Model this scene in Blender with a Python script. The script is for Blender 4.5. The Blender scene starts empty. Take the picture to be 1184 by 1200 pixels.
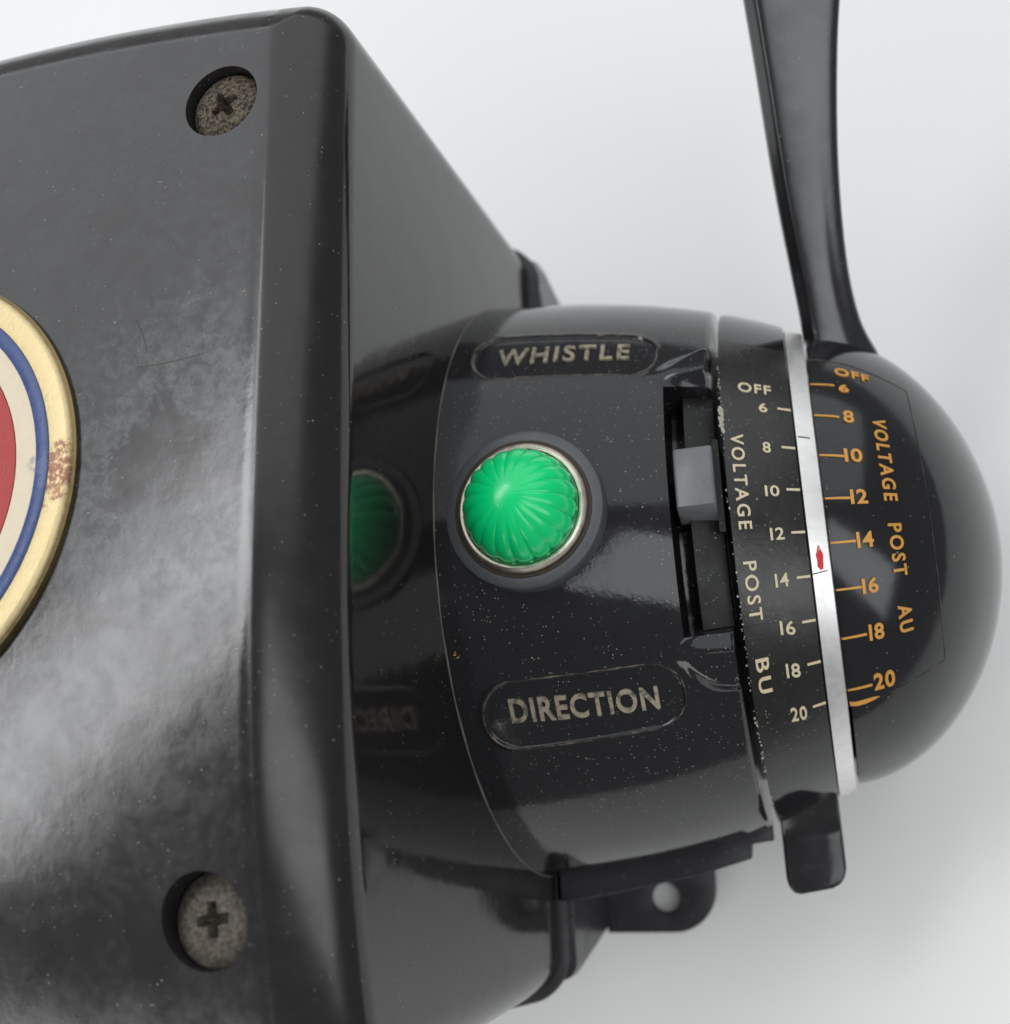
import bpy, bmesh, math, random
import numpy as np
from mathutils import Vector, Matrix
random.seed(7)
rng = np.random.default_rng(7)
scene = bpy.context.scene
S = 0.01            # model units are centimetres, the scene is in metres
ZT = 2.35           # height of the case seam above the table (cm)
R = math.radians

# ------------------------------------------------------------------ camera
CAM = (-0.0586, -3.5422, 16.3877)
F_PX, W_PX, H_PX = 1241.37, 1184.0, 1200.0
NADIR = (990.94, 937.19); ROLL = -0.03867
n = Vector(((NADIR[0]-592)/F_PX, (NADIR[1]-600)/F_PX, 1)).normalized()
zc = -n
e = Vector((math.cos(ROLL), math.sin(ROLL), 0)); e = (e - e.dot(n)*n).normalized()
yc = zc.cross(e)
# rows: camera right / down / forward expressed in world axes
right = Vector((e.x, yc.x, zc.x)); down = Vector((e.y, yc.y, zc.y)); fwd = Vector((e.z, yc.z, zc.z))
cam_d = bpy.data.cameras.new('camera'); cam = bpy.data.objects.new('camera', cam_d)
scene.collection.objects.link(cam); scene.camera = cam
m = Matrix((right, -down, -fwd)).transposed().to_4x4()
m.translation = Vector((CAM[0], CAM[1], CAM[2]+ZT))*S
cam.matrix_world = m
cam_d.sensor_fit = 'HORIZONTAL'; cam_d.sensor_width = 36.0; cam_d.lens = 36.0*F_PX/W_PX
cam_d.clip_start = 0.005; cam_d.clip_end = 50
cam_d.dof.use_dof = True; cam_d.dof.focus_distance = 0.122; cam_d.dof.aperture_fstop = 20

# ------------------------------------------------------------------ light
world = bpy.data.worlds.new('World'); scene.world = world; world.use_nodes = True
bg = world.node_tree.nodes['Background']
bg.inputs['Color'].default_value = (0.94, 0.97, 1.0, 1); bg.inputs['Strength'].default_value = 0.21

def area_lamp(name, direction, dist, w, h, radiance, color, spin=0.0, target=(-3, 0, 4)):
    ld = bpy.data.lights.new(name, 'AREA'); ld.shape = 'RECTANGLE'
    ld.size = w*S; ld.size_y = h*S; ld.energy = radiance*math.pi*(w*S)*(h*S); ld.color = color
    o = bpy.data.objects.new(name, ld); scene.collection.objects.link(o)
    d = Vector(direction).normalized()
    o.location = (Vector(target) + d*dist + Vector((0, 0, ZT)))*S
    q = d.to_track_quat('Z', 'Y')
    o.rotation_euler = (q.to_matrix() @ Matrix.Rotation(spin, 3, 'Z')).to_euler()
    return o
area_lamp('window_lamp', (-0.535, 0.12, 0.82), 60, 72, 11, 5.6, (0.97, 0.985, 1.0), R(-24))
area_lamp('ceiling_lamp', (-0.05, 0.70, 0.70), 90, 190, 105, 0.97, (0.95, 0.98, 1.0))
area_lamp('front_lamp', (0.57, -0.27, 0.80), 80, 34, 84, 2.4, (0.96, 0.98, 1.0))
area_lamp('fill_lamp', (-0.55, -0.77, 0.32), 100, 90, 40, 2.8, (1.0, 0.985, 0.96))  # added fill that brightens the table in front, stands for no known source

vs = scene.view_settings
vs.view_transform = 'Standard'; vs.look = 'None'; vs.exposure = 0; vs.gamma = 1; vs.use_curve_mapping = False

# ------------------------------------------------------------------ helpers
def new_obj(name, mesh, mat, parent=None, smooth=True, sharp=38):
    o = bpy.data.objects.new(name, mesh); scene.collection.objects.link(o)
    if mat: mesh.materials.append(mat)
    if smooth:
        mesh.polygons.foreach_set('use_smooth', [True]*len(mesh.polygons))
        if sharp: mesh.set_sharp_from_angle(angle=R(sharp))
    if parent: o.parent = parent
    return o
def mesh_from(name, verts, faces):
    me = bpy.data.meshes.new(name)
    me.from_pydata([tuple(v) for v in np.asarray(verts, float)*S], [], [tuple(int(i) for i in f) for f in faces]); me.update()
    return me
def mesh_bm(name, bm):
    for v in bm.verts: v.co *= S
    me = bpy.data.meshes.new(name); bmesh.ops.recalc_face_normals(bm, faces=bm.faces[:]); bm.to_mesh(me); bm.free(); return me
def grid_faces(nu, nv, wrap_v=False):
    i, j = np.meshgrid(np.arange(nu-1), np.arange(nv if wrap_v else nv-1), indexing='ij')
    j2 = (j+1) % nv
    return np.stack([i*nv+j, (i+1)*nv+j, (i+1)*nv+j2, i*nv+j2], -1).reshape(-1, 4)
def sstep(a, b, x):
    t = np.clip((x-a)/(b-a), 0, 1); return t*t*(3-2*t)
def lathe_z(name, prof, c, nseg=96, axis=None, fl=None):
    """profile [(r, h)] turned about an upright axis through c"""
    t = np.linspace(0, 2*np.pi, nseg, endpoint=False); v = []
    for r, h in prof:
        v.append(np.stack([c[0]+r*np.cos(t), c[1]+r*np.sin(t), 0*t+c[2]+h], -1))
    v = np.concatenate(v); f = [tuple(x) for x in grid_faces(len(prof), nseg, True)]
    return mesh_from(name, v, f)
def poly_sdf(px, py, poly):
    """signed distance (negative inside) of arrays px, py to a polygon"""
    P = np.asarray(poly, float); d = np.full(px.shape, 1e9); s = np.ones(px.shape)
    for i in range(len(P)):
        a, b = P[i], P[i-1]
        ex, ey = b-a; wx, wy = px-a[0], py-a[1]
        t = np.clip((wx*ex+wy*ey)/(ex*ex+ey*ey), 0, 1)
        d = np.minimum(d, (wx-ex*t)**2+(wy-ey*t)**2)
        c1 = py >= a[1]; c2 = py < b[1]; c3 = ex*wy > ey*wx
        flip = (c1 & c2 & c3) | (~c1 & ~c2 & ~c3)
        s = np.where(flip, -s, s)
    return s*np.sqrt(d)

# ------------------------------------------------------------------ materials
def mat_new(name):
    mt = bpy.data.materials.new(name); mt.use_nodes = True
    nt = mt.node_tree; return mt, nt, nt.nodes['Principled BSDF']
class NT:
    def __init__(s, nt): s.nt = nt
    def n(s, t, **kw):
        nd = s.nt.nodes.new(t)
        for k, v in kw.items():
            if k in nd.inputs: nd.inputs[k].default_value = v
            else: setattr(nd, k, v)
        return nd
    def l(s, a, b): s.nt.links.new(a, b)
    def coord(s, scale=100.0):
        tc = s.n('ShaderNodeTexCoord'); mp = s.n('ShaderNodeMapping'); mp.inputs['Scale'].default_value = (scale,)*3
        s.l(tc.outputs['Object'], mp.inputs['Vector']); return mp.outputs['Vector']
    def noise(s, v, scale, detail=4, rough=0.6, dist=0.0):
        nd = s.n('ShaderNodeTexNoise'); nd.inputs['Scale'].default_value = scale; nd.inputs['Detail'].default_value = detail
        nd.inputs['Roughness'].default_value = rough; nd.inputs['Distortion'].default_value = dist
        s.l(v, nd.inputs['Vector']); return nd.outputs['Fac']
    def ramp(s, x, a, b, lo=0.0, hi=1.0):
        nd = s.n('ShaderNodeMapRange'); nd.interpolation_type = 'SMOOTHSTEP'
        nd.inputs['From Min'].default_value = a; nd.inputs['From Max'].default_value = b
        nd.inputs['To Min'].default_value = lo; nd.inputs['To Max'].default_value = hi
        s.l(x, nd.inputs['Value']); return nd.outputs['Result']
    def math(s, op, a, b=None):
        nd = s.n('ShaderNodeMath', operation=op)
        for i, x in enumerate((a, b)):
            if x is None: continue
            if isinstance(x, (int, float)): nd.inputs[i].default_value = x
            else: s.l(x, nd.inputs[i])
        return nd.outputs[0]
    def mix(s, f, a, b):
        nd = s.n('ShaderNodeMix', data_type='RGBA')
        for k, x in ((0, f), (6, a), (7, b)):
            if isinstance(x, (int, float)): nd.inputs[k].default_value = x
            elif isinstance(x, tuple): nd.inputs[k].default_value = (*x, 1) if len(x) == 3 else x
            else: s.l(x, nd.inputs[k])
        return nd.outputs[2]
    def specks(s, v, scale, size, keep):
        """tiny dust grains: distance to a Voronoi point, only some cells kept"""
        vo = s.n('ShaderNodeTexVoronoi'); vo.inputs['Scale'].default_value = scale; s.l(v, vo.inputs['Vector'])
        sep = s.n('ShaderNodeSeparateColor'); s.l(vo.outputs['Color'], sep.inputs['Color'])
        k = s.math('LESS_THAN', sep.outputs['Red'], keep)
        sz = s.math('MULTIPLY', sep.outputs['Green'], size)
        d = s.math('LESS_THAN', vo.outputs['Distance'], sz)
        return s.math('MULTIPLY', k, d)

def bakelite(name, base=(0.010, 0.010, 0.011), rough=(0.10, 0.22), orange=0.0, dust=0.5, film=0.0, film_col=(0.20, 0.225, 0.235), wave=0.004, ior=1.52):
    mt, nt, b = mat_new(name); t = NT(nt); v = t.coord()
    b.inputs['IOR'].default_value = ior
    big = t.noise(v, 0.55, 5, 0.62, 0.6); fine = t.noise(v, 9.0, 4, 0.65); mid = t.noise(v, 2.2, 6, 0.7, 0.4)
    col = t.mix(fine, base, tuple(c*1.7 for c in base))
    if film:
        sx = t.n('ShaderNodeSeparateXYZ'); t.l(v, sx.inputs['Vector'])
        up = t.ramp(sx.outputs['X'], -5.32, -5.44)            # handled top of the case: greasy film, the sides are still glossy
        smear = t.ramp(t.noise(v, 0.8, 6, 0.6, 1.2), 0.44, 0.50)
        mott = t.ramp(t.noise(v, 8.5, 5, 0.72, 0.5), 0.36, 0.64)
        # a wiped, irregular stain beside the badge
        dn = t.n('ShaderNodeVectorMath', operation='DISTANCE'); t.l(v, dn.inputs[0]); dn.inputs[1].default_value = (-6.35, 0.15, 7.4)
        edge = t.math('ADD', dn.outputs['Value'], t.math('MULTIPLY', t.math('SUBTRACT', t.noise(v, 1.6, 6, 0.6, 0.8), 0.5), 3.2))
        stain = t.ramp(edge, 0.62, 0.55)
        smear = t.math('MAXIMUM', t.math('MULTIPLY', smear, 0.3), t.ramp(edge, 2.4, 1.0))
        smear = t.math('MULTIPLY', smear, t.math('SUBTRACT', 1.0, stain))
        fl = t.math('MULTIPLY', up, t.math('MULTIPLY', smear, mott))
        col = t.mix(t.math('MULTIPLY', fl, film), col, film_col)
    if dust:
        dz = t.math('MAXIMUM', t.specks(v, 12.0, 0.13, 0.30*dust), t.math('MAXIMUM', t.specks(v, 30.0, 0.24, 0.36*dust), t.specks(v, 4.5, 0.06, 0.22*dust)))
        # short fibres
        mpf = t.n('ShaderNodeMapping'); mpf.inputs['Scale'].default_value = (2.2, 22.0, 9.0); mpf.inputs['Rotation'].default_value = (0.4, 0.3, 0.9); t.l(v, mpf.inputs['Vector'])
        dz = t.math('MAXIMUM', dz, t.specks(mpf.outputs['Vector'], 1.3, 0.10, 0.22*dust))
        dz = t.math('MULTIPLY', dz, t.ramp(big, 0.30, 0.62, 0.2, 0.75))
        col = t.mix(dz, col, (0.42, 0.41, 0.38))
    t.l(col, b.inputs['Base Color'])
    rr = t.ramp(mid, 0.3, 0.72, rough[0], rough[1])
    if film:
        rr = t.math('ADD', t.math('MULTIPLY', up, 0.085), rr)
        sh = t.math('MULTIPLY', t.ramp(sx.outputs['X'], -4.62, -4.80), t.math('SUBTRACT', 1.0, up))
        rr = t.math('ADD', rr, t.math('MULTIPLY', sh, 0.15)); rr = t.math('ADD', rr, t.math('MULTIPLY', fl, 0.09))
        # the edge of the top is rubbed smooth by handling
        ab = t.math('ABSOLUTE', t.math('ADD', sx.outputs['X'], 5.46))
        rr = t.math('MULTIPLY', rr, t.math('SUBTRACT', 1.0, t.math('MULTIPLY', t.ramp(ab, 0.09, 0.0), 0.5)))
    if dust: rr = t.math('ADD', rr, t.math('MULTIPLY', dz, 0.5))
    if film: t.l(t.ramp(sx.outputs['X'], -5.44, -5.32, 1.72, 1.58), b.inputs['IOR'])
    t.l(rr, b.inputs['Roughness'])
    bm1 = t.n('ShaderNodeBump'); bm1.inputs['Strength'].default_value = wave; bm1.inputs['Distance'].default_value = 0.01
    t.l(t.noise(v, 1.3, 2, 0.5), bm1.inputs['Height'])
    out = bm1
    if orange:
        b2 = t.n('ShaderNodeBump'); b2.inputs['Strength'].default_value = orange; b2.inputs['Distance'].default_value = 0.0015
        hh = t.noise(v, 11.0, 3, 0.6)
        if film: hh = t.math('MULTIPLY', hh, t.math('ADD', t.math('MULTIPLY', up, 0.9), 0.1))
        t.l(hh, b2.inputs['Height']); t.l(bm1.outputs['Normal'], b2.inputs['Normal']); out = b2
    t.l(out.outputs['Normal'], b.inputs['Normal'])
    return mt
M_case = bakelite('bakelite_case', base=(0.011, 0.0095, 0.0098), rough=(0.06, 0.14), orange=0.011, dust=0.22, film=0.13, wave=0.008)
M_side = bakelite('bakelite_housing', rough=(0.06, 0.15), orange=0.012, dust=0.9)
M_dome = bakelite('bakelite_dome', rough=(0.06, 0.12), orange=0.006, dust=0.12)
M_plate = bakelite('scale_plate_black', base=(0.012, 0.011, 0.010), rough=(0.24, 0.36), orange=0.03, dust=0.7)
M_aplate = bakelite('dome_plate_black', base=(0.009, 0.009, 0.010), rough=(0.12, 0.18), orange=0.008, dust=0.15)
M_slot = bakelite('slot_black', base=(0.007, 0.007, 0.007), rough=(0.35, 0.5), orange=0.03, dust=0.8, ior=1.4)
M_lever = bakelite('bakelite_lever', base=(0.012, 0.012, 0.013), rough=(0.17, 0.26), orange=0.004, dust=0.12, ior=1.7)
M_tab = bakelite('lever_tab_black', base=(0.012, 0.012, 0.013), rough=(0.18, 0.3), orange=0.01, dust=0.3)
M_rim0 = bakelite('rim_black', base=(0.009, 0.009, 0.010), rough=(0.42, 0.55), orange=0.03, dust=0.2)
M_flange = bakelite('flange_black', base=(0.012, 0.012, 0.014), rough=(0.3, 0.42), orange=0.02, dust=0.4)
M_chassis = bakelite('chassis_black', base=(0.012, 0.012, 0.014), rough=(0.22, 0.34), orange=0.01, dust=0.3, ior=1.9)

def simple(name, col, rough=0.5, metal=0.0, nscale=4.0, var=0.25, bump=0.0, **kw):
    mt, nt, b = mat_new(name); t = NT(nt); v = t.coord()
    f = t.noise(v, nscale, 5, 0.65)
    t.l(t.mix(f, tuple(c*(1-var) for c in col), tuple(min(1, c*(1+var)) for c in col)), b.inputs['Base Color'])
    t.l(t.ramp(f, 0.3, 0.7, rough*0.8, min(1, rough*1.2)), b.inputs['Roughness'])
    b.inputs['Metallic'].default_value = metal
    if bump:
        bp = t.n('ShaderNodeBump'); bp.inputs['Strength'].default_value = bump; bp.inputs['Distance'].default_value = 0.0004
        t.l(t.noise(v, nscale*5, 4, 0.7), bp.inputs['Height']); t.l(bp.outputs['Normal'], b.inputs['Normal'])
    for k, x in kw.items(): b.inputs[k].default_value = x
    return mt
def worn_paint(name, col, under=(0.03, 0.028, 0.025), amt=0.45, scale=14.0):
    mt, nt, b = mat_new(name); t = NT(nt); v = t.coord()
    w = t.ramp(t.noise(v, scale, 5, 0.7), amt-0.10, amt+0.06)
    c = t.mix(t.noise(v, 6.0, 3), tuple(x*0.8 for x in col), col)
    t.l(t.mix(w, under, c), b.inputs['Base Color']); b.inputs['Roughness'].default_value = 0.5
    return mt
M_gold_txt = worn_paint('amber_lettering', (0.72, 0.35, 0.07), amt=0.34)
M_cream_txt = worn_paint('cream_lettering', (0.74, 0.64, 0.44), amt=0.33)
M_brass_txt = worn_paint('worn_cast_lettering', (0.40, 0.34, 0.25), under=(0.10, 0.09, 0.075), amt=0.47, scale=10)
M_table = simple('white_table_paper', (0.895, 0.895, 0.885), 0.55, nscale=0.35, var=0.012, bump=0.02)
M_silver = None
def strip_mat():
    mt, nt, b = mat_new('brushed_aluminium'); t = NT(nt); v = t.coord()
    b.inputs['Metallic'].default_value = 1.0
    f = t.noise(v, 5.0, 6, 0.75)
    t.l(t.mix(t.ramp(f, 0.35, 0.75), (0.90, 0.89, 0.88), (0.80, 0.78, 0.76)), b.inputs['Base Color'])
    t.l(t.ramp(t.noise(v, 9, 5, 0.7), 0.3, 0.7, 0.40, 0.48), b.inputs['Roughness'])
    return mt
M_silver = strip_mat()
M_bezel = simple('tarnished_nickel', (0.78, 0.70, 0.60), 0.36, 1.0, nscale=7, var=0.25, bump=0.15)
M_grime = simple('brown_grime', (0.055, 0.042, 0.028), 0.8, nscale=16, var=0.6, bump=0.4)
M_gasket = simple('rubber_gasket', (0.075, 0.08, 0.086), 0.38, nscale=10, var=0.35, bump=0.12)
M_red = worn_paint('red_paint', (0.72, 0.02, 0.03), under=(0.7, 0.55, 0.53), amt=0.36, scale=9)
M_ink = simple('black_ink', (0.02, 0.018, 0.018), 0.5)
M_knob = simple('grey_knob_plastic', (0.15, 0.153, 0.16), 0.33, nscale=6, var=0.25, bump=0.1)
M_rubber = simple('black_rubber', (0.012, 0.012, 0.012), 0.8)

# ------------------------------------------------------------------ table
bm = bmesh.new()
bmesh.ops.create_cube(bm, size=1.0, matrix=Matrix.Translation((-21, 4, -1.0)) @ Matrix.Diagonal((92, 74, 2.0, 1)))
table = new_obj('table_top', mesh_bm('table_top', bm), M_table, smooth=False)
table['kind'] = 'structure'; table['label'] = 'plain white table surface under the transformer'; table['category'] = 'table'

# ------------------------------------------------------------------ the transformer
root = bpy.data.objects.new('train_transformer', None); scene.collection.objects.link(root)
root.empty_display_size = 0.02; root.location = (0, 0, ZT*S)
root['label'] = 'black toy train transformer with green jewel lamp, round dial knob and lever'
root['category'] = 'transformer'

# --- outer profile of the control end, radius against X
COEF = np.polyfit([-4.9, -4.2, -3.4, -2.7, -2.3, -1.65, -1.07, -.63, -.13, .2], [4.54, 4.47, 4.37, 4.28, 4.21, 4.05, 3.87, 3.71, 3.50, 3.35], 3)
def prof(X): return np.polyval(COEF, X)
DA, DR, DX, DE = 2.45, 3.34, 0.03, 1.88
def dome_r(X): return DR*np.clip(1-np.clip((np.asarray(X, float)-DX)/DA, 0, 1)**DE, 0, 1)**(1/DE)
def on(rad, X, deg):
    t = np.radians(deg); return np.stack([X+0*t, rad*np.sin(t), rad*np.cos(t)], -1)

# --- case ----------------------------------------------------------
XR, XC = -4.36, -10.15
HX, HY = XR-XC, 6.02
def outline(ins, rc, npts_side=(70, 76), npc=10):
    """rounded rectangle, counter-clockwise"""
    hx, hy = HX-ins, HY-ins; rc = max(rc, 0.04); P = []
    for cx, cy, a0, nn in ((hx-rc, hy-rc, 0, npts_side[0]), (-hx+rc, hy-rc, 90, npts_side[1]), (-hx+rc, -hy+rc, 180, npts_side[0]), (hx-rc, -hy+rc, 270, npts_side[1])):
        for k in range(npc+1):
            a = R(a0+90*k/npc); P.append((cx+rc*math.cos(a), cy+rc*math.sin(a)))
        nx = {0: (-hx+rc, hy), 90: (-hx, -hy+rc), 180: (hx-rc, -hy), 270: (hx, hy-rc)}[a0]
        p0 = P[-1]
        for k in range(1, nn): P.append((p0[0]+(nx[0]-p0[0])*k/nn, p0[1]+(nx[1]-p0[1])*k/nn))
    P = np.array(P); return P
def bulge(P):
    P = P.copy(); P[:, 1] *= 1+0.115*np.clip(1-(P[:, 0]/HX)**2, 0, 1); return P
TOP = 7.40
def case_mesh():
    loops = []
    rc0 = 0.78
    for z in np.linspace(0, 6.64, 18):
        loops.append((outline(0.04*z, 0.42+0.36*z/6.8-0.04*z), z))
    i0 = 0.04*6.64; rx, rz = 0.74, TOP-6.64
    for a in np.linspace(0, 90, 25)[1:]:
        px_ = 2/1.36; ins = i0+rx*(1-max(math.cos(R(a)), 0)**px_)
        loops.append((outline(ins, rc0-ins), 6.64+rz*math.sin(R(a))**1.05))
    last = loops[-1][0]
    V = [np.c_[bulge(p), np.full(len(p), z)] for p, z in loops]
    for s in np.r_[np.linspace(1, 0.86, 30)[1:], np.linspace(0.86, 0.02, 40)[1:]]:
        d = (1-s)*5.0; z = TOP+0.012*math.exp(-((d-0.13)/0.06)**2)-0.008*math.exp(-((d-0.01)/0.05)**2)
        wgt = sstep(0.80, 0.97, last[:, 0]/HX)*sstep(5.4, 4.6, np.abs(last[:, 1]))
        V.append(np.c_[bulge(last)*s, TOP+(z-TOP)*wgt])
    N = len(last); nl = len(V); V = np.concatenate(V)
    V[:, 0] += XC
    y = V[:, 1]; drop = np.where(y < 0.5, 0.0040*np.abs(y-0.5)**3, 0.004*(y-0.5)**2)
    V[:, 1] *= np.where(y < 0, 1+0.07*V[:, 2]/TOP, 1+0.012*V[:, 2]/TOP)
    V[:, 2] -= drop*np.clip(V[:, 2]/TOP, 0, 1)**2
    F = [tuple(f) for f in grid_faces(nl, N, True)]
    F = [f[::-1] for f in F]
    F.append(tuple(range((nl-1)*N, nl*N)))
    F.append(tuple(range(N))[::-1])
    return mesh_from('case', V, F)
def top_z(Y):
    d = Y-0.5; return TOP-(0.0040*abs(d)**3 if d < 0 else 0.004*d*d)
SCREWS = [(-5.97, 4.43), (-6.0, -4.43)]
case = new_obj('case', case_mesh(), M_case, None, smooth=False)
cut_bm = bmesh.new()
for sx, sy in SCREWS:
    bmesh.ops.create_cone(cut_bm, cap_ends=True, segments=72, radius1=0.465, radius2=0.465, depth=0.9, matrix=Matrix.Translation((sx, sy, top_z(sy)+0.45-0.34)))
cutter = new_obj('cutter', mesh_bm('cutter', cut_bm), None, smooth=False)
mod = case.modifiers.new('holes', 'BOOLEAN'); mod.object = cutter; mod.operation = 'DIFFERENCE'; mod.solver = 'EXACT'
dg = bpy.context.evaluated_depsgraph_get()
me2 = bpy.data.meshes.new_from_object(case.evaluated_get(dg)); case.modifiers.clear()
case.data = me2; bpy.data.objects.remove(cutter)
if not len(me2.materials): me2.materials.append(M_case)
me2.polygons.foreach_set('use_smooth', [True]*len(me2.polygons)); me2.set_sharp_from_angle(angle=R(35))
case.parent = root

# --- rim bead where the case meets the base
def rim_mesh():
    secs = [(0.06, 0.05), (-0.07, 0.05), (-0.13, 0.02), (-0.15, -0.06), (-0.13, -0.15), (0.2, -0.16)]
    V = [np.c_[bulge(outline(i, 0.42-i)), np.full(len(outline(i, 0.42-i)), z)] for i, z in secs]
    N = len(V[0]); V = np.concatenate(V); V[:, 0] += XC
    return mesh_from('rim', V, [tuple(f)[::-1] for f in grid_faces(len(secs), N, True)])
new_obj('rim', rim_mesh(), M_rim0, root)

# --- metal base under the case
def slab(name, pts, z0, z1, mat, parent, holes=(), bevel=0.03, sharp=38):
    bm = bmesh.new(); ed = []
    for loop in [pts]+list(holes):
        vs_ = [bm.verts.new((p[0], p[1], z0)) for p in loop]
        ed += [bm.edges.new((vs_[i], vs_[i-1])) for i in range(len(vs_))]
    bmesh.ops.triangle_fill(bm, use_beauty=True, use_dissolve=False, edges=ed)
    r = bmesh.ops.extrude_face_region(bm, geom=bm.faces[:])
    bmesh.ops.translate(bm, vec=(0, 0, z1-z0), verts=[g for g in r['geom'] if isinstance(g, bmesh.types.BMVert)])
    bmesh.ops.recalc_face_normals(bm, faces=bm.faces[:])
    if bevel:
        es = [x for x in bm.edges if len(x.link_faces) == 2 and x.calc_face_angle() > R(60)]
        bmesh.ops.bevel(bm, geom=es, offset=bevel, segments=3, profile=0.5, affect='EDGES')
    return new_obj(name, mesh_bm(name, bm), mat, parent, sharp=sharp)
def rrect(x0, x1, y0, y1, r, k=8):
    P = []
    for cx, cy, a0 in ((x1-r, y1-r, 0), (x0+r, y1-r, 90), (x0+r, y0+r, 180), (x1-r, y0+r, 270)):
        for i in range(k+1): a = R(a0+90*i/k); P.append((cx+r*math.cos(a), cy+r*math.sin(a)))
    return P
def circ(cx, cy, r, k=40): return [(cx+r*math.cos(2*math.pi*i/k), cy+r*math.sin(2*math.pi*i/k)) for i in range(k)]
lv = [(-0.12, 0.02, 0.0), (-0.4, 0.0, 0.0), (-2.1, -0.085, 0.40), (-2.2, -0.10, 0.43)]
V = np.concatenate([np.c_[np.array(rrect(-16.1, -4.13-dx, -5.97+dy, 5.97-dy, 0.25)), np.full(36, z)] for z, dx, dy in lv])
F = [tuple(f) for f in grid_faces(4, 36, True)]+[tuple(range(36)), tuple(range(108, 144))[::-1]]
base = new_obj('base', mesh_from('base', V, F), M_chassis, root, sharp=60)
slab('base', rrect(-4.05, 1.2, -3.0, 3.0, 0.4), -2.20, -0.02, M_chassis, root)
tab_pts = [(-4.06, -5.52), (-2.95, -5.52)]
for i in range(1, 13): a = R(-90+90*i/12); tab_pts.append((-2.95+0.72*math.cos(a), -4.80+0.72*math.sin(a)))
tab_pts += [(-2.23, -3.2), (-4.06, -3.2)]
slab('mounting_tab', tab_pts, -2.16, -2.04, M_flange, root, holes=[circ(-3.06, -4.98, 0.225)], bevel=0.02)
tab_b = [(x, -y) for x, y in tab_pts]
slab('mounting_tab', tab_b, -2.16, -2.04, M_flange, root, holes=[circ(-3.06, 4.98, 0.225)], bevel=0.02)
for fx in (-15.2, -5.0):
    for fy in (-4.6, 4.6):
        new_obj('rubber_foot', lathe_z('rubber_foot', [(0.001, 0), (0.42, 0), (0.48, 0.04), (0.5, 0.16), (0.001, 0.16)], (fx, fy, -ZT), 40), M_rubber, root)

# --- screws ----------------------------------------------------------
def screw_mesh(sx, sy, zt, rot):
    nr, ns = 58, 128
    r = np.linspace(0.0005, 0.455, nr); a = np.linspace(0, 2*np.pi, ns, endpoint=False)
    rr, aa = np.meshgrid(r, a, indexing='ij'); x, y = rr*np.cos(aa), rr*np.sin(aa)
    u, v = x*math.cos(rot)+y*math.sin(rot), -x*math.sin(rot)+y*math.cos(rot)
    h = 0.13*np.sqrt(np.clip(1-(rr/0.46)**2, 0, 1))
    w1 = 0.050-0.06*np.clip(np.abs(u)-0.04, 0, 1); w2 = 0.050-0.06*np.clip(np.abs(v)-0.04, 0, 1)
    d = np.minimum(np.maximum(np.abs(v)-w1, np.abs(u)-0.165), np.maximum(np.abs(u)-w2, np.abs(v)-0.165))
    d = np.minimum(d, 0.062-0*d+np.hypot(u, v)-0.125)
    depth = 0.22-0.5*rr
    h = h-np.clip(depth, 0.06, 1)*sstep(0.012, -0.028, d)
    V = np.stack([sx+x, sy+y, zt+h], -1).reshape(-1, 3)
    return mesh_from('screw', V, [tuple(f) for f in grid_faces(nr, ns, True)])
def screw_mat(name, c1, c2, dust, rough):
    mt, nt, b = mat_new(name); t = NT(nt); v = t.coord()
    f = t.noise(v, 22, 4, 0.8); g = t.noise(v, 3.0, 4, 0.6)
    c = t.mix(t.ramp(f, 0.40, 0.62), c1, c2)
    t.l(c, b.inputs['Base Color']); b.inputs['Metallic'].default_value = 0.55
    t.l(t.ramp(g, 0.3, 0.7, rough, rough+0.25), b.inputs['Roughness'])
    bp = t.n('ShaderNodeBump'); bp.inputs['Strength'].default_value = dust; bp.inputs['Distance'].default_value = 0.0002
    t.l(f, bp.inputs['Height']); t.l(bp.outputs['Normal'], b.inputs['Normal'])
    return mt
M_screw1 = screw_mat('dusty_screw_steel', (0.025, 0.018, 0.012), (0.19, 0.155, 0.115), 0.9, 0.6)
M_screw2 = screw_mat('dull_screw_steel', (0.07, 0.06, 0.048), (0.17, 0.15, 0.125), 0.5, 0.62)
for (sx, sy), rot, mt in zip(SCREWS, (0.55, 0.12), (M_screw1, M_screw2)):
    new_obj('screw', screw_mesh(sx, sy, top_z(sy)-0.19, rot), mt, root, sharp=60)

# --- round name plate -------------------------------------------------
PC = (-10.15, 0.2)
def plate_mat(name, col, wear=None, rough=0.35, metal=0.0, scale=7, var=0.12):
    mt, nt, b = mat_new(name); t = NT(nt); v = t.coord()
    f = t.noise(v, scale, 5, 0.7)
    c = t.mix(f, tuple(x*(1-var) for x in col), tuple(min(1, x*(1+var)) for x in col))
    if wear:
        dn = t.n('ShaderNodeVectorMath', operation='DISTANCE'); t.l(v, dn.inputs[0]); dn.inputs[1].default_value = (PC[0]+2.42, PC[1]-0.05, TOP+0.03)
        reach = t.math('ADD', dn.outputs['Value'], t.math('MULTIPLY', t.math('SUBTRACT', t.noise(v, 5, 5, 0.7), 0.5), 0.9))
        c = t.mix(t.math('MULTIPLY', t.ramp(reach, 0.36, 0.22), t.ramp(t.noise(v, 14, 4, 0.7), 0.40, 0.52)), c, wear)
    t.l(c, b.inputs['Base Color']); b.inputs['Metallic'].default_value = metal
    t.l(t.ramp(f, 0.3, 0.7, rough*0.8, rough*1.3), b.inputs['Roughness'])
    bp = t.n('ShaderNodeBump'); bp.inputs['Strength'].default_value = 0.25; bp.inputs['Distance'].default_value = 0.0003
    t.l(t.noise(v, 18, 4, 0.7), bp.inputs['Height']); t.l(bp.outputs['Normal'], b.inputs['Normal'])
    return mt
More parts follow.
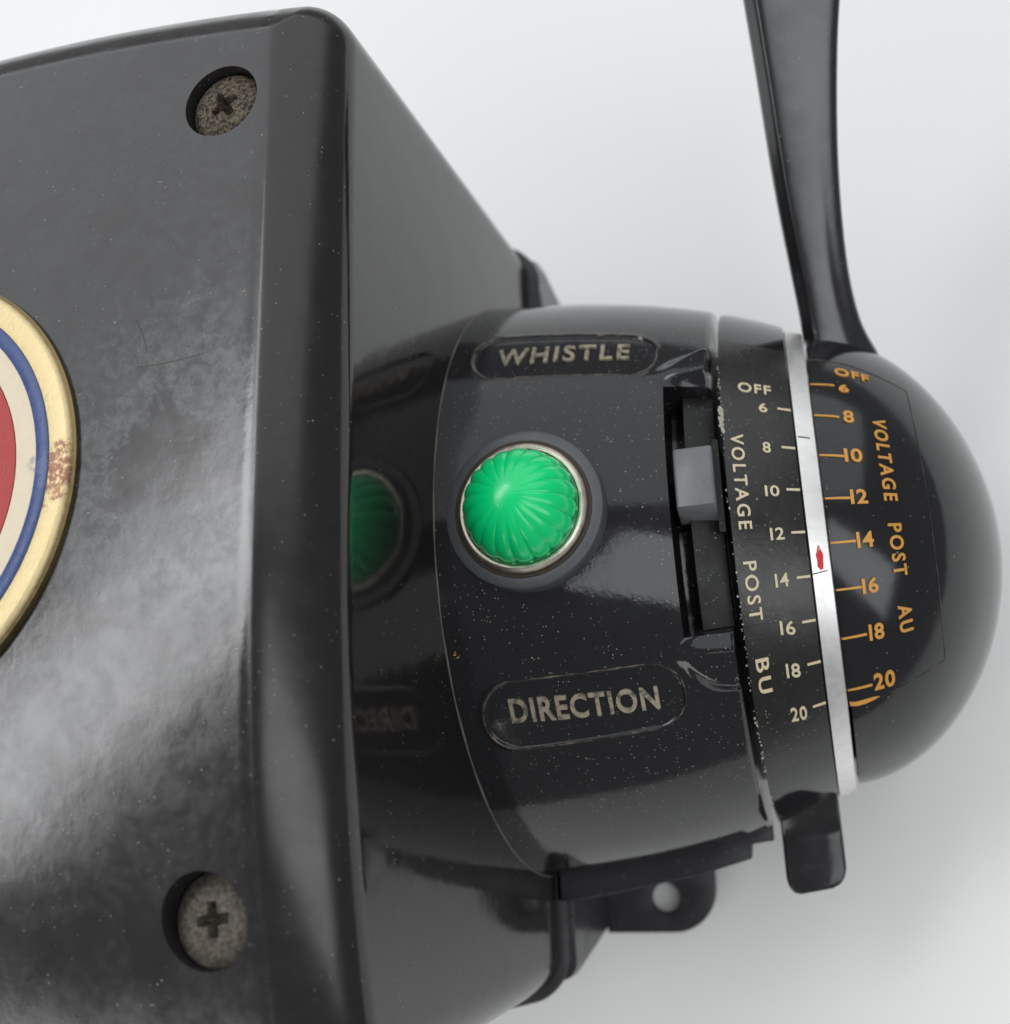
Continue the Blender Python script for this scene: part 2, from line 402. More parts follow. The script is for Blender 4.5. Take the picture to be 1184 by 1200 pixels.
M_gold = plate_mat('gold_plate', (0.74, 0.60, 0.33), (0.34, 0.17, 0.11), 0.45, 0.5, scale=11, var=0.3)
M_blue = plate_mat('blue_enamel', (0.045, 0.075, 0.21), (0.09, 0.12, 0.25), 0.3)
M_cream = plate_mat('cream_enamel', (0.72, 0.62, 0.46), (0.42, 0.38, 0.37), 0.4)
M_redp = plate_mat('red_enamel', (0.40, 0.035, 0.03), None, 0.4)
M_gold_edge = simple('dark_brass_edge', (0.20, 0.15, 0.07), 0.45, 0.8, nscale=9, var=0.4)
plz = TOP-0.006
npl = new_obj('nameplate', lathe_z('nameplate', [(2.62, -0.02), (2.62, 0.07), (2.60, 0.10), (2.56, 0.115), (2.345, 0.095), (2.33, 0.06), (0.001, 0.06)], (*PC, plz), 160), M_gold, root)
new_obj('blue_ring', lathe_z('blue_ring', [(2.345, 0.062), (2.34, 0.105), (2.31, 0.118), (2.21, 0.118), (2.18, 0.105), (2.175, 0.062)], (*PC, plz), 160), M_blue, npl)
new_obj('cream_ring', lathe_z('cream_ring', [(2.175, 0.064), (2.172, 0.092), (1.915, 0.092), (1.91, 0.064)], (*PC, plz), 160), M_cream, npl)
new_obj('red_disc', lathe_z('red_disc', [(1.91, 0.064), (1.905, 0.098), (1.0, 0.10), (0.001, 0.10)], (*PC, plz), 160), M_redp, npl)
new_obj('plate_edge', lathe_z('plate_edge', [(2.615, -0.05), (2.655, -0.05), (2.655, 0.05), (2.622, 0.062)], (*PC, plz), 160), M_gold_edge, npl)

# --- control housing (barrel) ---------------------------------------
X0B, X1B = -4.9, -1.10
def rr_sdf(x, y, cx, cy, hx, hy, r):
    qx, qy = np.abs(x-cx)-hx+r, np.abs(y-cy)-hy+r
    return np.minimum(np.maximum(qx, qy), 0)+np.hypot(np.maximum(qx, 0), np.maximum(qy, 0))-r
HUMPS = [[(-1.80, 26.3), (-1.66, 24.4), (-0.9, 24.4), (-0.9, 33.9), (-1.12, 33.7), (-1.66, 28.9)],
         [(-1.80, -26.2), (-1.66, -24.4), (-0.9, -24.4), (-0.9, -33.6), (-1.42, -33.0), (-1.62, -30.6)]]
def soft_convex(px, py, poly, k=16.0):
    """smooth signed distance of a convex polygon"""
    P = np.asarray(poly, float); c = P.mean(0); acc = 0
    for i in range(len(P)):
        a, b = P[i-1], P[i]; n_ = np.array([b[1]-a[1], -(b[0]-a[0])]); n_ /= np.hypot(*n_)
        if n_ @ (c-a) > 0: n_ = -n_
        acc = acc+np.exp(np.clip(k*((px-a[0])*n_[0]+(py-a[1])*n_[1]), -60, 40))
    return np.log(acc)/k
def barrel_height(X, T):
    """radial offset from the smooth profile, T in degrees"""
    arc = T*math.pi/180*4.2
    h = np.zeros_like(X)
    for cy, hy in ((32.9, 6.3), (-33.0, 5.9)):
        d = rr_sdf(X, arc, -2.98, cy*math.pi/180*4.2, 1.215, hy*math.pi/180*4.2, 0.40)
        h += -0.035*sstep(0.012, -0.022, d) + 0.006*np.exp(-((d-0.02)/0.03)**2)
    for k, hp in enumerate(HUMPS):
        q = [(a, b*math.pi/180*4.2) for a, b in hp]
        d = soft_convex(X, arc, q)
        top = np.clip(4.13-prof(X), 0.07, 0.3)
        k2 = top*sstep(0.13, -0.12, d)
        if k: k2 = k2-0.035*sstep(-0.02, -0.16, d)*sstep(-25.4, -26.6, T)   # the lower stop is dished
        h += k2
    inside = (X > -1.672) & (T < 23.45) & (T > -23.45)
    h = np.where(inside, -0.62, h)
    return h
def barrel_mesh():
    xs = np.unique(np.round(np.concatenate([np.linspace(X0B, -4.25, 12), np.linspace(-4.25, -1.70, 150), [-1.676, -1.668], np.linspace(-1.64, X1B, 40)]), 5))
    ts = np.unique(np.round(np.concatenate([np.linspace(-90, -44, 50), np.linspace(-44, -23.6, 135), [-23.48, -23.42], np.linspace(-23.2, 23.2, 130), [23.42, 23.48], np.linspace(23.6, 44, 135), np.linspace(44, 90, 50)]), 5))
    X, T = np.meshgrid(xs, ts, indexing='ij')
    rad = prof(X)+barrel_height(X, T)
    # rounded outer lip at the open end
    rad = np.where(barrel_height(X, T) > -0.3, rad-0.03*sstep(X1B-0.05, X1B, X), rad)
    V = on(rad, X, T).reshape(-1, 3)
    nx, nt_ = X.shape
    F = [tuple(f)[::-1] for f in grid_faces(nx, nt_)]
    # end wall turned inwards
    base_i = len(V); endr = on(np.minimum(rad[-1]-0.01, 3.25), np.full(nt_, X1B), ts)
    V = np.concatenate([V, endr])
    k0 = (nx-1)*nt_
    F += [(k0+j, k0+j+1, base_i+j+1, base_i+j) for j in range(nt_-1)]
    return mesh_from('control_housing', V, F)
housing = new_obj('control_housing', barrel_mesh(), M_side, root, sharp=48)

# flange along the lower edge of the housing, front and back
for sgn in (-1, 1):
    fx = [-4.37, -3.5, -2.6, -1.8, -1.45]; pts = [(x, sgn*(float(prof(x))-0.12)) for x in fx+[-1.10]]
    outp = [(-1.10, sgn*4.07), (-1.41, sgn*4.11), (-1.44, sgn*4.31), (-2.2, sgn*4.52), (-3.2, sgn*4.70), (-3.9, sgn*4.82), (-4.37, sgn*4.86)]
    slab('flange', pts+outp, -0.10, 0.05, M_flange, root, bevel=0.02)

# seam line of grime where the housing meets the case side
def seam_mesh():
    ts = np.linspace(-88, 88, 260); V = []
    for t in ts:
        r0 = 4.49
        for dr, dx in ((0.0, 0.0), (0.012+0.003*math.sin(t*0.37), 0.0), (0.002, 0.014+0.004*math.sin(t*0.53+1))):
            z = (r0+dr)*math.cos(R(t)); X = XR-0.04*z-0.004+dx
            rr = float(prof(X))+dr-0.002
            V.append((X, rr*math.sin(R(t)), rr*math.cos(R(t))))
    return mesh_from('seam', V, [tuple(f) for f in grid_faces(len(ts), 3)])
M_seam = simple('dusty_seam', (0.16, 0.14, 0.115), 0.8, nscale=12, var=0.6)
new_obj('seam', seam_mesh(), M_seam, housing)

# dirt caught round the recessed name panels
def pocket_dirt(cy, hy):
    cx, hx, r, k = -2.98, 1.215+0.012, 0.41, math.pi/180*4.2
    hy = hy*k+0.012; P = []
    for qx, qy, a0 in ((hx-r, hy-r, 0), (-hx+r, hy-r, 90), (-hx+r, -hy+r, 180), (hx-r, -hy+r, 270)):
        for i in range(15): a = R(a0+90*i/14); P.append((cx+qx+r*math.cos(a), cy*k+qy+r*math.sin(a)))
        if a0 in (0, 180):
            x0, y0 = P[-1]; x1 = cx-hx+r if a0 == 0 else cx+hx-r
            P += [(x0+(x1-x0)*j/30, y0) for j in range(1, 30)]
    V = []; n_ = len(P)
    for i, (x, y) in enumerate(P):
        a, b = P[i-1], P[(i+1) % n_]; dx, dy = b[0]-a[0], b[1]-a[1]; L = math.hypot(dx, dy); nx, ny = dy/L, -dx/L
        w = 0.010+0.005*math.sin(i*1.3)+0.004*math.sin(i*0.41)
        for o, hgt in ((-w, -0.012), (0.0, 0.010), (w, 0.001)):
            X, A = x+nx*o, (y+ny*o)/k; V.append(on(np.array(float(prof(X))+hgt), np.array(X), np.array(A)))
    return mesh_from('panel_dirt', np.array(V), [tuple(f) for f in grid_faces(n_, 3)]+[((n_-1)*3+j, j, j+1, (n_-1)*3+j+1) for j in range(2)])
M_dirt = worn_paint('tan_dirt', (0.26, 0.20, 0.13), under=(0.015, 0.014, 0.013), amt=0.52, scale=4.0)
new_obj('panel_dirt', pocket_dirt(32.9, 6.3), M_dirt, housing); new_obj('panel_dirt', pocket_dirt(-33.0, 5.9), M_dirt, housing)

# inner drum seen down the slot
def drum(name, xs, rads, t0, t1, nt_, mat, parent, cap=True):
    ts = np.linspace(t0, t1, nt_); V = []
    for x, r in zip(xs, rads): V.append(on(np.full(nt_, r), np.full(nt_, x), ts))
    V = np.concatenate(V); F = [tuple(f)[::-1] for f in grid_faces(len(xs), nt_)]
    if cap:
        F.append(tuple(i*nt_ for i in range(len(xs)))); F.append(tuple(i*nt_+nt_-1 for i in range(len(xs)))[::-1])
    return new_obj(name, mesh_from(name, V, F), mat, parent)
drum('inner_drum', [-4.0, -4.0, -1.02, -1.02], [0.1, 3.22, 3.22, 0.1], -90, 90, 120, M_slot, root)
# whistle / direction slider: a curved plate in the slot with a grey thumb knob
slider = drum('slider', [-1.47, -1.47, -1.46, -1.10, -1.09, -1.09], [3.30, 3.80, 3.815, 3.72, 3.71, 3.30], -23.3, 23.3, 90, M_slot, root)
def knob_mesh():
    # cross-section along the arc (deg, radius), swept in X
    sec = [(-3.4, 3.72), (-3.1, 3.80), (-1.75, 4.05), (-1.35, 4.095), (2, 4.10), (5, 4.10), (8.6, 4.10), (9.1, 4.085), (9.25, 4.04), (9.3, 3.72)]
    V = []; n = len(sec)
    for x, dr in ((-1.585, -0.03), (-1.57, -0.008), (-1.555, 0), (-1.15, 0.0), (-1.135, -0.008), (-1.12, -0.03)):
        for tt, rr in sec: V.append(on(np.array(rr+(dr if rr > 3.9 else 0)), np.array(x), np.array(tt)))
    F = [tuple(f) for f in grid_faces(6, n)]+[tuple(range(n)), tuple(range(5*n, 6*n))[::-1]]
    return mesh_from('knob', np.array(V), F)
new_obj('knob', knob_mesh(), M_knob, slider, sharp=30)
drum('knob_bracket', [-1.13, -1.12, -1.05, -1.04], [3.4, 3.93, 3.90, 3.4], -6.0, 11.5, 20, M_slot, slider)

# --- inner voltage ring (lever of post B), silver strip, dome ---------
def band(name, xs, dr, t0, t1, mat, parent, nt_=160, rf=prof, thick=None, sharp=38):
    xs = np.asarray(xs, float); rads = [float(rf(x))+d for x, d in zip(xs, dr)]
    return drum(name, xs, rads, t0, t1, nt_, mat, parent)
xr = np.linspace(-0.99, -0.145, 12)
ring = band('voltage_ring', np.r_[-0.99, xr, -0.142, -0.142], np.r_[-0.5, -0.02, [0]*10, -0.0, -0.01, -0.5], -88, 92, M_dome, root)
plate = band('scale_plate', np.r_[-0.988, -0.985, xr[1:-1], -0.15, -0.146], np.r_[-0.012, 0.010, [0.014]*10, 0.012, -0.012], -51.4, 40.0, M_plate, ring)
# chipped pale edge of the plate
def chips():
    bm = bmesh.new()
    for k in range(150):
        t = random.uniform(-70, 30) if random.random() < 0.75 else random.uniform(14, 19)
        s = random.uniform(0.006, 0.016)*(1.9 if 13 < t < 19 else 1)
        X = -0.995+random.uniform(-0.012, 0.02)*(1.5 if 13 < t < 19 else 1)
        p = on(np.array(float(prof(X))+0.012), np.array(X), np.array(t))
        g = bmesh.ops.create_icosphere(bm, subdivisions=1, radius=s, matrix=Matrix.Translation(Vector(p)) @ Matrix.Diagonal((random.uniform(.5, 1), random.uniform(.6, 1.6), .5, 1)))
    return mesh_bm('edge_dust', bm)
ed = new_obj('edge_dust', chips(), simple('pale_dust', (0.42, 0.39, 0.33), 0.9), ring, smooth=True); ed['kind'] = 'stuff'

# lever tab of the inner ring, at the front
def lever_tab():
    """bent tab: a smooth tongue leaving the ring, thickness 0.2, rounded free end"""
    bm = bmesh.new(); rows = []
    ys = np.r_[np.linspace(-3.25, -4.30, 22), np.linspace(-4.33, -4.68, 14)]
    for y in ys:
        zt = 0.30+0.42*float(sstep(-4.0, -3.35, np.array(y)))
        q = max(0.0, (-4.40-y)/0.28); ins = 0.20*(1-math.sqrt(max(0.0, 1-min(q, 1)**2)))
        x0, x1 = -0.972+ins*0.8, -0.150-ins; w = x1-x0; row = []
        tilt = lambda x: -0.13*(1-(x+0.97)/0.8)
        zb = zt-0.20-0.05*q
        for fx, fz in ((0, 0.0), (0, 0.78), (0.02, 0.93), (0.06, 1.0), (0.3, 1.0), (0.5, 1.0), (0.7, 1.0), (0.94, 1.0), (0.98, 0.93), (1, 0.78), (1, 0.0)):
            x = x0+w*fx; row.append(bm.verts.new((x, y+tilt(x)*float(sstep(-3.6, -4.2, np.array(y))), zb+(zt-zb)*fz)))
        rows.append(row)
    k = len(rows[0])
    for a, b in zip(rows, rows[1:]):
        for j in range(k): bm.faces.new((a[j], a[(j+1) % k], b[(j+1) % k], b[j]))
    bm.faces.new(rows[0]); bm.faces.new(rows[-1][::-1])
    return mesh_bm('lever_tab', bm)
lt = new_obj('lever_tab', lever_tab(), M_tab, ring, sharp=50)

strip_xs = [-0.138, -0.136, -0.12, 0.0, 0.095, 0.108, 0.110]
strip = drum('silver_strip', strip_xs, [3.2, 3.475, 3.50, 3.462, 3.425, 3.40, 3.2], -88, 56, 200, M_silver, root)
def strip_r(X): return 3.50-(np.asarray(X, float)+0.12)*0.335
# marks on the strip
def patch(name, quad_pts, rf, off, mat, parent, thick=0.004):
    """thin raised patch: outline in (X, deg), filled and lifted off the surface"""
    bm = bmesh.new(); vs_ = [bm.verts.new((x, t*0.06, 0)) for x, t in quad_pts]
    f = bm.faces.new(vs_); bmesh.ops.triangulate(bm, faces=[f])
    if len(quad_pts) < 8: bmesh.ops.subdivide_edges(bm, edges=bm.edges[:], cuts=2, use_grid_fill=True)
    bmesh.ops.recalc_face_normals(bm, faces=bm.faces[:])
    r = bmesh.ops.extrude_face_region(bm, geom=bm.faces[:])
    for g in r['geom']:
        if isinstance(g, bmesh.types.BMVert): g.co.z = thick
    for v in bm.verts:
        X, t, z = v.co.x, v.co.y/0.06, v.co.z
        rad = float(rf(X))+off+z-0.002; v.co = (X, rad*math.sin(R(t)), rad*math.cos(R(t)))
    return new_obj(name, mesh_bm(name, bm), mat, parent, sharp=30)
patch('tick_mark', [(-0.10, 13.72), (0.04, 13.45), (0.04, 13.25), (-0.10, 13.52)], strip_r, 0.006, M_ink, strip)
patch('tick_mark', [(-0.12, -15.2), (0.055, -14.8), (0.055, -15.0), (-0.12, -15.42)], strip_r, 0.006, M_ink, strip)
red_pts = []
for k in range(18):
    a = 2*math.pi*k/18; w = random.uniform(0.75, 1.15)
    red_pts.append((-0.015+0.045*w*math.cos(a), -12.35+2.35*w*math.sin(a)))
patch('red_mark', red_pts, strip_r, 0.006, M_red, strip)

def dome_mesh():
    nx, nt_ = 110, 200
    u = np.linspace(0, 1, nx); xs = 0.112+(DX+DA-0.112)*(1-(1-u)**1.8)
    xs[-1] = DX+DA-1e-4
    ts = np.linspace(-100, 100, nt_)
    X, T = np.meshgrid(xs, ts, indexing='ij'); rad = dome_r(X)
    rad[0] -= 0.25
    rad[1] = rad[1]-0.004
    V = on(rad, X, T).reshape(-1, 3); V[:, 2] = np.maximum(V[:, 2], -0.55)
    V[:nt_, 0] = 0.110
    return mesh_from('dial_dome', V, [tuple(f)[::-1] for f in grid_faces(nx, nt_)])
dome = new_obj('dial_dome', dome_mesh(), M_dome, root, sharp=50)
def aplate_mesh():
    # curved plate let into the dome
    nx, nt_ = 40, 110; V = []
    xs = np.r_[0.118, np.linspace(0.118, 1.345, nx-2), 1.347]
    for i, x in enumerate(xs):
        t0, t1 = -46.3+2.9*sstep(0.1, 1.3, x), 40.2-3.4*sstep(0.1, 1.35, x)
        ts = np.r_[t0, np.linspace(t0, t1, nt_-2), t1]
        off = np.full(nt_, 0.014); off[0] = off[-1] = -0.01
        if i in (0, nx-1): off[:] = -0.01
        V.append(on(float(dome_r(x))+off, np.full(nt_, x), ts))
    return mesh_from('scale_plate', np.concatenate(V), [tuple(f)[::-1] for f in grid_faces(nx, nt_)])
new_obj('scale_plate', aplate_mesh(), M_aplate, dome, sharp=35)

def outline_bead():
    pts = [(x, 40.2-3.4*float(sstep(0.1, 1.35, x))) for x in np.linspace(0.12, 1.345, 24)]
    pts += [(1.345, t) for t in np.linspace(36.8, -43.4, 70)[1:]]
    pts += [(x, -46.3+2.9*float(sstep(0.1, 1.3, x))) for x in np.linspace(1.345, 0.12, 24)[1:]]
    V = []
    for i, (x, t) in enumerate(pts):
        a, b = pts[max(i-1, 0)], pts[min(i+1, len(pts)-1)]
        dx, dt = b[0]-a[0], (b[1]-a[1])*0.052; L = math.hypot(dx, dt); nx, nt_ = -dt/L, dx/L/0.052
        for o, hgt in ((-0.007, 0.0), (0.0, 0.022), (0.007, 0.0)):
            X = x+nx*o; V.append(on(np.array(float(dome_r(X))+hgt), np.array(X), np.array(t+nt_*o)))
    return mesh_from('plate_edge', np.array(V), [tuple(f) for f in grid_faces(len(pts), 3)])
M_bead = worn_paint('plate_edge_grime', (0.16, 0.15, 0.13), under=(0.006, 0.006, 0.006), amt=0.56, scale=3.5)
new_obj('plate_edge', outline_bead(), M_bead, [o for o in dome.children if o.name.startswith('scale_plate')][0])

# --- lettering --------------------------------------------------------
def text_mesh2d(s, bold=0.012, spacing=1.0):
    cu = bpy.data.curves.new('tmp_text', 'FONT'); cu.body = s; cu.size = 1.0; cu.offset = bold; cu.resolution_u = 4; cu.space_character = spacing; cu.fill_mode = 'FRONT'
    ob = bpy.data.objects.new('tmp_text', cu); scene.collection.objects.link(ob)
    dg = bpy.context.evaluated_depsgraph_get(); ev = ob.evaluated_get(dg); me = ev.to_mesh()
    V = np.array([v.co[:] for v in me.vertices]); F = [tuple(p.vertices) for p in me.polygons]
    ev.to_mesh_clear(); bpy.data.objects.remove(ob); bpy.data.curves.remove(cu)
    return V, F
def lettering(name, s, x_rng, t_rng, rf, mat, parent, vertical=False, bold=0.02, h=0.022, lift=0.0, skew=0.0, spacing=1.12):
    """raised lettering fitted into X and angle ranges on a turned surface"""
    V, F = text_mesh2d(s, bold, spacing)
    lo, hi = V.min(0), V.max(0); u = (V[:, 0]-lo[0])/(hi[0]-lo[0]); w = (V[:, 1]-lo[1])/(hi[1]-lo[1])
    if vertical: X = x_rng[0]+w*(x_rng[1]-x_rng[0]); T = t_rng[1]+u*(t_rng[0]-t_rng[1])
    else: X = x_rng[0]+u*(x_rng[1]-x_rng[0]); T = t_rng[0]+w*(t_rng[1]-t_rng[0])+skew*u
    bm = bmesh.new(); vs_ = [bm.verts.new((X[i], T[i]*0.06, 0)) for i in range(len(V))]
    for f in F:
        try: bm.faces.new([vs_[i] for i in f])
        except ValueError: pass
    bmesh.ops.remove_doubles(bm, verts=bm.verts[:], dist=1e-5)
    bmesh.ops.triangulate(bm, faces=bm.faces[:])
    bmesh.ops.recalc_face_normals(bm, faces=bm.faces[:])
    r = bmesh.ops.extrude_face_region(bm, geom=bm.faces[:])
    for g in r['geom']:
        if isinstance(g, bmesh.types.BMVert): g.co.z = 1
    for v in bm.verts:
        x, t, z = v.co.x, v.co.y/0.06, v.co.z
        rad = float(rf(x))+lift+(h if z > 0.5 else -0.01); v.co = (x, rad*math.sin(R(t)), rad*math.cos(R(t)))
    return new_obj(name, mesh_bm(name, bm), mat, parent, smooth=False)
pocket = lambda X: prof(X)-0.035
lettering('lettering', 'WHISTLE', (-3.86, -2.11), (30.0, 34.9), pocket, M_brass_txt, housing, bold=0.020, h=0.030, skew=1.1, spacing=1.22)
lettering('lettering', 'DIRECTION', (-3.87, -2.07), (-34.2, -29.9), pocket, M_brass_txt, housing, bold=0.022, h=0.030, skew=-1.2, spacing=1.12)
pl = lambda X: prof(X)+0.014
BT = dict(bold=0.014, h=0.016)
lettering('lettering', 'OFF', (-0.76, -0.365), (23.3, 25.9), pl, M_cream_txt, plate, **BT)
for s, x0, x1, t0, t1 in (('6', -.53, -.43, 18.55, 20.85), ('8', -.53, -.437, 9.2, 11.5), ('I0', -.556, -.39, .25, 2.4), ('I2', -.55, -.39, -8.1, -5.8),
                          ('I4', -.558, -.40, -16.9, -14.35), ('I6', -.566, -.396, -25.8, -23.1), ('I8', -.56, -.398, -34.5, -31.6), ('20', -.575, -.385, -44.3, -41.1)):
    lettering('lettering', s, (x0, x1), (t0, t1), pl, M_cream_txt, plate, skew=(-0.5 if t0 < -20 else 0), **BT)
for a in (19.95, 10.62, 1.62, -6.9, -15.55, -24.2, -32.85, -42.4):
    patch('tick_mark', [(-0.308, a-0.22), (-0.15, a-0.28), (-0.15, a+0.22), (-0.308, a+0.22)], pl, 0.0, M_cream_txt, plate, thick=0.016)
for s, t0, t1 in (('VOLTAGE', -5.8, 12.9), ('POST', -22.3, -11.6), ('BU', -36.4, -29.5)):
    lettering('lettering', s, (-.90, -.745), (t0, t1), pl, M_cream_txt, plate, vertical=True, spacing=1.3, **BT)
dplate = [o for o in dome.children if o.name.startswith('scale_plate')][0]
dl = lambda X: dome_r(X)+0.014
AT = dict(bold=0.024, h=0.020)
lettering('lettering', 'OFF', (.455, .875), (33.4, 36.4), dl, M_gold_txt, dplate, skew=-0.7, **AT)
for s, x0, x1, t0, t1 in (('6', .472, .595, 27.3, 29.9), ('8', .472, .60, 18.0, 21.4), ('I0', .42, .632, 7.9, 11.2), ('I2', .426, .625, -1.6, 1.6),
                          ('I4', .434, .632, -11.0, -7.6), ('I6', .432, .62, -20.7, -17.4), ('I8', .45, .628, -31.0, -27.4), ('20', .445, .70, -43.2, -39.0)):
    lettering('lettering', s, (x0, x1), (t0, t1), dl, M_gold_txt, dplate, **AT)
for a, sl in ((30.0, -.5), (20.25, -.7), (9.95, -.6), (0.1, -.3), (-9.32, -.1), (-19.1, 0), (-29.55, .2), (-41.8, .3)):
    patch('tick_mark', [(0.126, a-0.30), (0.424, a-0.30+sl), (0.424, a+0.22+sl), (0.126, a+0.08)], dl, 0.0, M_gold_txt, dplate, thick=0.018)
for s, t0, t1 in (('VOLTAGE', -1.0, 20.3), ('POST', -18.0, -6.2), ('AU', -31.0, -24.6)):
    lettering('lettering', s, (.815, .98), (t0, t1), dl, M_gold_txt, dplate, vertical=True, spacing=1.3, **AT)
sm = [(0.13, -45.0), (0.2, -45.3), (0.30, -45.1), (0.42, -44.9), (0.50, -45.1), (0.42, -45.7), (0.32, -46.2), (0.22, -46.4), (0.14, -46.2)]
patch('paint_smear', sm, dl, 0.0, M_gold_txt, dplate, thick=0.012)

# --- lever of the outer dial -----------------------------------------
def lever_mesh():
    th = R(61); s, c = math.sin(th), math.cos(th)
    # r, left X, right X, half thickness
    rows = [(2.7, 0.13, 1.25, 0.40), (3.05, 0.125, 1.10, 0.34), (3.3, 0.12, 0.99, 0.31), (3.6, 0.11, 0.92, 0.29), (4.1, 0.07, 0.86, 0.27), (4.8, 0.01, 0.85, 0.26), (5.7, -0.05, 0.88, 0.25),
            (6.75, -0.08, 0.98, 0.25), (7.8, -0.13, 1.12, 0.25), (8.8, -0.18, 1.38, 0.25), (9.4, -0.15, 1.38, 0.23), (9.75, 0.0, 1.25, 0.19), (9.9, 0.25, 1.0, 0.10)]
    bm = bmesh.new(); R_ = []
    for r, x0, x1, w in rows:
        row = []
        # cross-section: flat front with chamfered left edge, rounded right
        for x, k in ((x0, -0.85), (x0, 0.15), (x0+0.06, 0.42), (x0+0.15, 0.98), (x0+0.20, 1.05), ((x0+x1)/2+0.1, 0.85), (x1-0.22, 0.60), (x1-0.06, 0.32), (x1, 0.0), (x1-0.05, -0.6), (x1-0.25, -1.0), ((x0+x1)/2, -1.03), (x0+0.15, -1.0)):
            # front (towards smaller angle) is +k : tangential direction (-cos, sin) in (Y, Z)
            row.append(bm.verts.new((x, r*s-k*w*c, r*c+k*w*s)))
        R_.append(row)
    n_ = len(R_[0])
    for a, b in zip(R_, R_[1:]):
        for j in range(n_): bm.faces.new((a[j], a[(j+1) % n_], b[(j+1) % n_], b[j]))
    bm.faces.new(R_[0]); bm.faces.new(R_[-1][::-1])
    return mesh_bm('lever', bm)
lev = new_obj('lever', lever_mesh(), M_lever, dome, sharp=None)
sd = lev.modifiers.new('round', 'SUBSURF'); sd.levels = 2; sd.render_levels = 3

# --- green jewel lamp -------------------------------------------------
JC = (-3.39, 0.0, 4.36)
jewel = bpy.data.objects.new('jewel_lamp', None); scene.collection.objects.link(jewel); jewel.parent = root; jewel.empty_display_size = 0.005
def jobj(name, profl, mat, ns=128): return new_obj(name, lathe_z(name, profl, JC, ns), mat, jewel)
jobj('gasket', [(1.00, -0.12), (1.00, 0.10), (0.985, 0.13), (0.955, 0.142), (0.85, 0.135), (0.825, 0.10), (0.82, 0.0)], M_gasket)
jobj('grime_ring', [(0.865, 0.128), (0.86, 0.150), (0.83, 0.156), (0.80, 0.14)], M_grime)
jobj('bezel', [(0.815, 0.08), (0.815, 0.165), (0.807, 0.20), (0.785, 0.232), (0.76, 0.243), (0.73, 0.235), (0.715, 0.20), (0.71, 0.05)], M_bezel)
jobj('reflector', [(0.74, 0.10), (0.35, 0.06), (0.001, 0.06)], simple('dark_green_well', (0.02, 0.10, 0.04), 0.5))
def lens_mesh():
    nr, ns = 70, 480; NF = 19
    u = np.linspace(0.001, 1, nr); a = np.linspace(0, 2*np.pi, ns, endpoint=False)
    uu, aa = np.meshgrid(u, a, indexing='ij')
    ang = uu*math.pi/2*0.98
    rr = 0.705*np.sin(ang); h = 0.16+0.60*np.cos(ang)
    ph = (aa*NF/(2*np.pi)+0.04*uu) % 1.0
    lobe = np.abs(np.sin(np.pi*ph))**0.5
    amp = 0.052*sstep(0.04, 0.7, uu)
    k = 1-amp*(1-lobe)
    x, y = JC[0]+rr*k*np.cos(aa), JC[1]+rr*k*np.sin(aa); z = JC[2]+0.24+(h-0.16)*(1-0.5*amp*(1-lobe))
    V = np.stack([x, y, z], -1).reshape(-1, 3)
    sk = np.stack([JC[0]+0.66*np.cos(a), JC[1]+0.66*np.sin(a), 0*a+JC[2]+0.12], -1)
    V = np.concatenate([V, sk]); F = [tuple(f) for f in grid_faces(nr+1, ns, True)]
    return mesh_from('lens', V, F)
def glass_green():
    mt, nt, b = mat_new('green_jewel_glass'); t = NT(nt); v = t.coord()
    f = t.noise(v, 2.0, 4, 0.6)
    t.l(t.mix(f, (0.0, 0.66, 0.20), (0.0, 0.82, 0.27)), b.inputs['Base Color'])
    b.inputs['Roughness'].default_value = 0.22; b.inputs['IOR'].default_value = 1.5
    b.inputs['Subsurface Weight'].default_value = 0.55; b.inputs['Subsurface Radius'].default_value = (0.2, 1.0, 0.5); b.inputs['Subsurface Scale'].default_value = 0.0016
    b.inputs['Coat Weight'].default_value = 0.15; b.inputs['Coat Roughness'].default_value = 0.15
    return mt
M_green = glass_green()
lens = new_obj('lens', lens_mesh(), M_green, jewel, sharp=70)
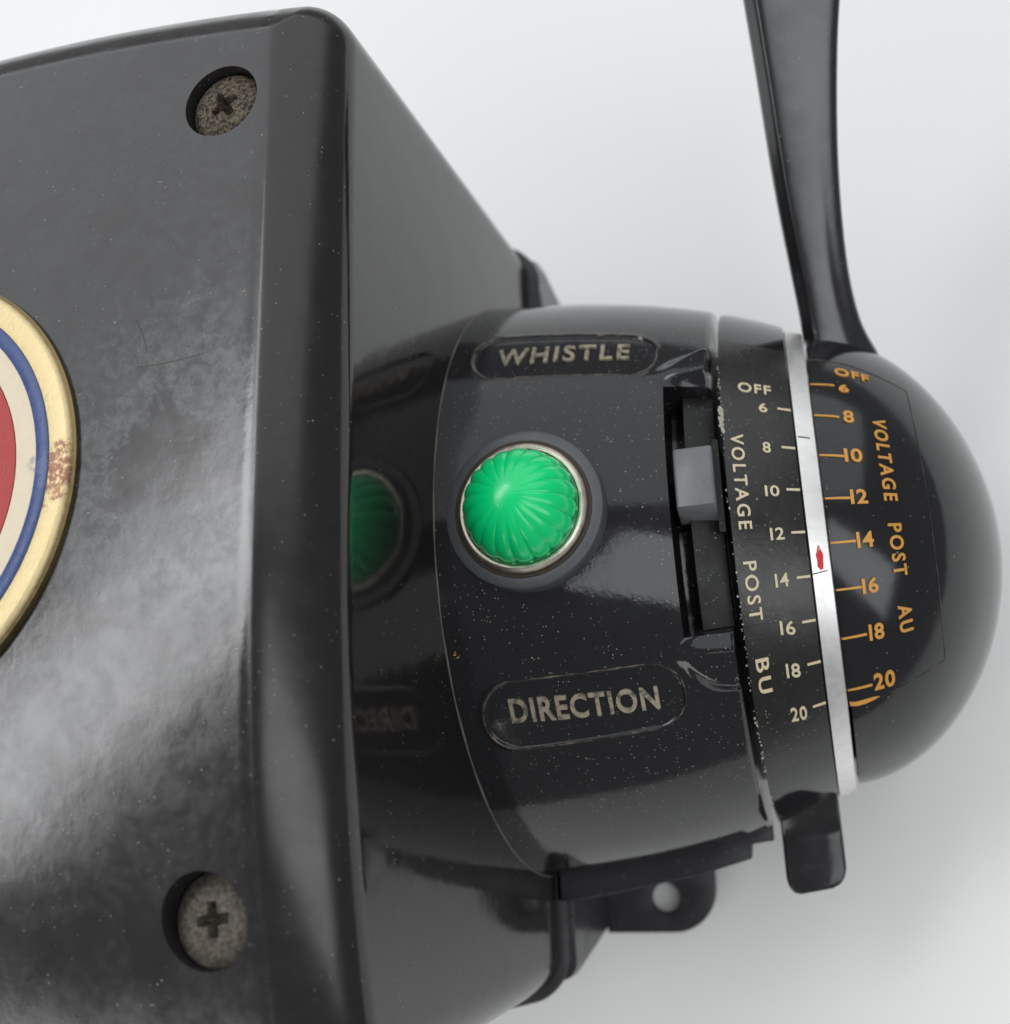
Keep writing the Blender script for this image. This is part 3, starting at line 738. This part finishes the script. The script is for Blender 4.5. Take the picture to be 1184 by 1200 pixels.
def rim_facets():
    bm = bmesh.new(); NF = 20
    for k in range(NF):
        a = 2*math.pi*(k+0.5)/NF
        M_ = Matrix.Translation((JC[0]+0.698*math.cos(a), JC[1]+0.698*math.sin(a), JC[2]+0.222)) @ Matrix.Rotation(a, 4, 'Z') @ Matrix.Rotation(R(28), 4, 'Y') @ Matrix.Diagonal((0.02, 0.045, 0.03, 1))
        bmesh.ops.create_cube(bm, size=1.0, matrix=M_)
    return mesh_bm('lens_rim', bm)
M_rim = simple('pale_green_rim', (0.22, 0.55, 0.30), 0.12, nscale=8, var=0.5)
jobj('lens_flange', [(0.66, 0.10), (0.665, 0.225), (0.69, 0.238), (0.718, 0.228), (0.722, 0.15)], simple('green_flange_glass', (0.03, 0.24, 0.09), 0.15, nscale=5, var=0.7))
new_obj('lens_rim', rim_facets(), M_rim, jewel, smooth=False)

# --- a stray hair lying on the case -----------------------------------
M_hair = simple('brown_hair', (0.13, 0.12, 0.11), 0.5)
def hair(name, pts, label):
    cu = bpy.data.curves.new(name, 'CURVE'); cu.dimensions = '3D'; cu.bevel_depth = 0.0026*S; cu.bevel_resolution = 1
    sp = cu.splines.new('NURBS'); sp.points.add(len(pts)-1); sp.use_endpoint_u = True; sp.order_u = 3
    for p, (x, y) in zip(sp.points, pts): p.co = (x*S, y*S, (top_z(y)+0.006+ZT)*S, 1)
    tmp = bpy.data.objects.new(name, cu); scene.collection.objects.link(tmp)
    me = bpy.data.meshes.new_from_object(tmp.evaluated_get(bpy.context.evaluated_depsgraph_get())); bpy.data.objects.remove(tmp)
    o = new_obj(name, me, M_hair); o['label'] = label; o['category'] = 'hair'; return o
hair('stray_hair', [(-7.29, 2.20), (-7.0, 1.95), (-6.80, 1.69), (-6.72, 1.40)], 'short curved dark hair lying on the case top beside the badge')
hair('stray_hair', [(-6.86, 1.25), (-6.48, 1.21), (-6.01, 1.27)], 'straight dark hair lying on the case top across the grey smears')
fl = lambda X: prof(X)
for x, t, w in ((-4.42, -21.7, 0.02), (-4.385, -22.15, 0.016), (-4.41, -21.3, 0.012)):
    patch('paint_fleck', [(x-w, t), (x, t-w*8), (x+w, t+w*2), (x+w*0.3, t+w*9), (x-w*0.6, t+w*6)], fl, 0.003, M_gold_txt, housing)
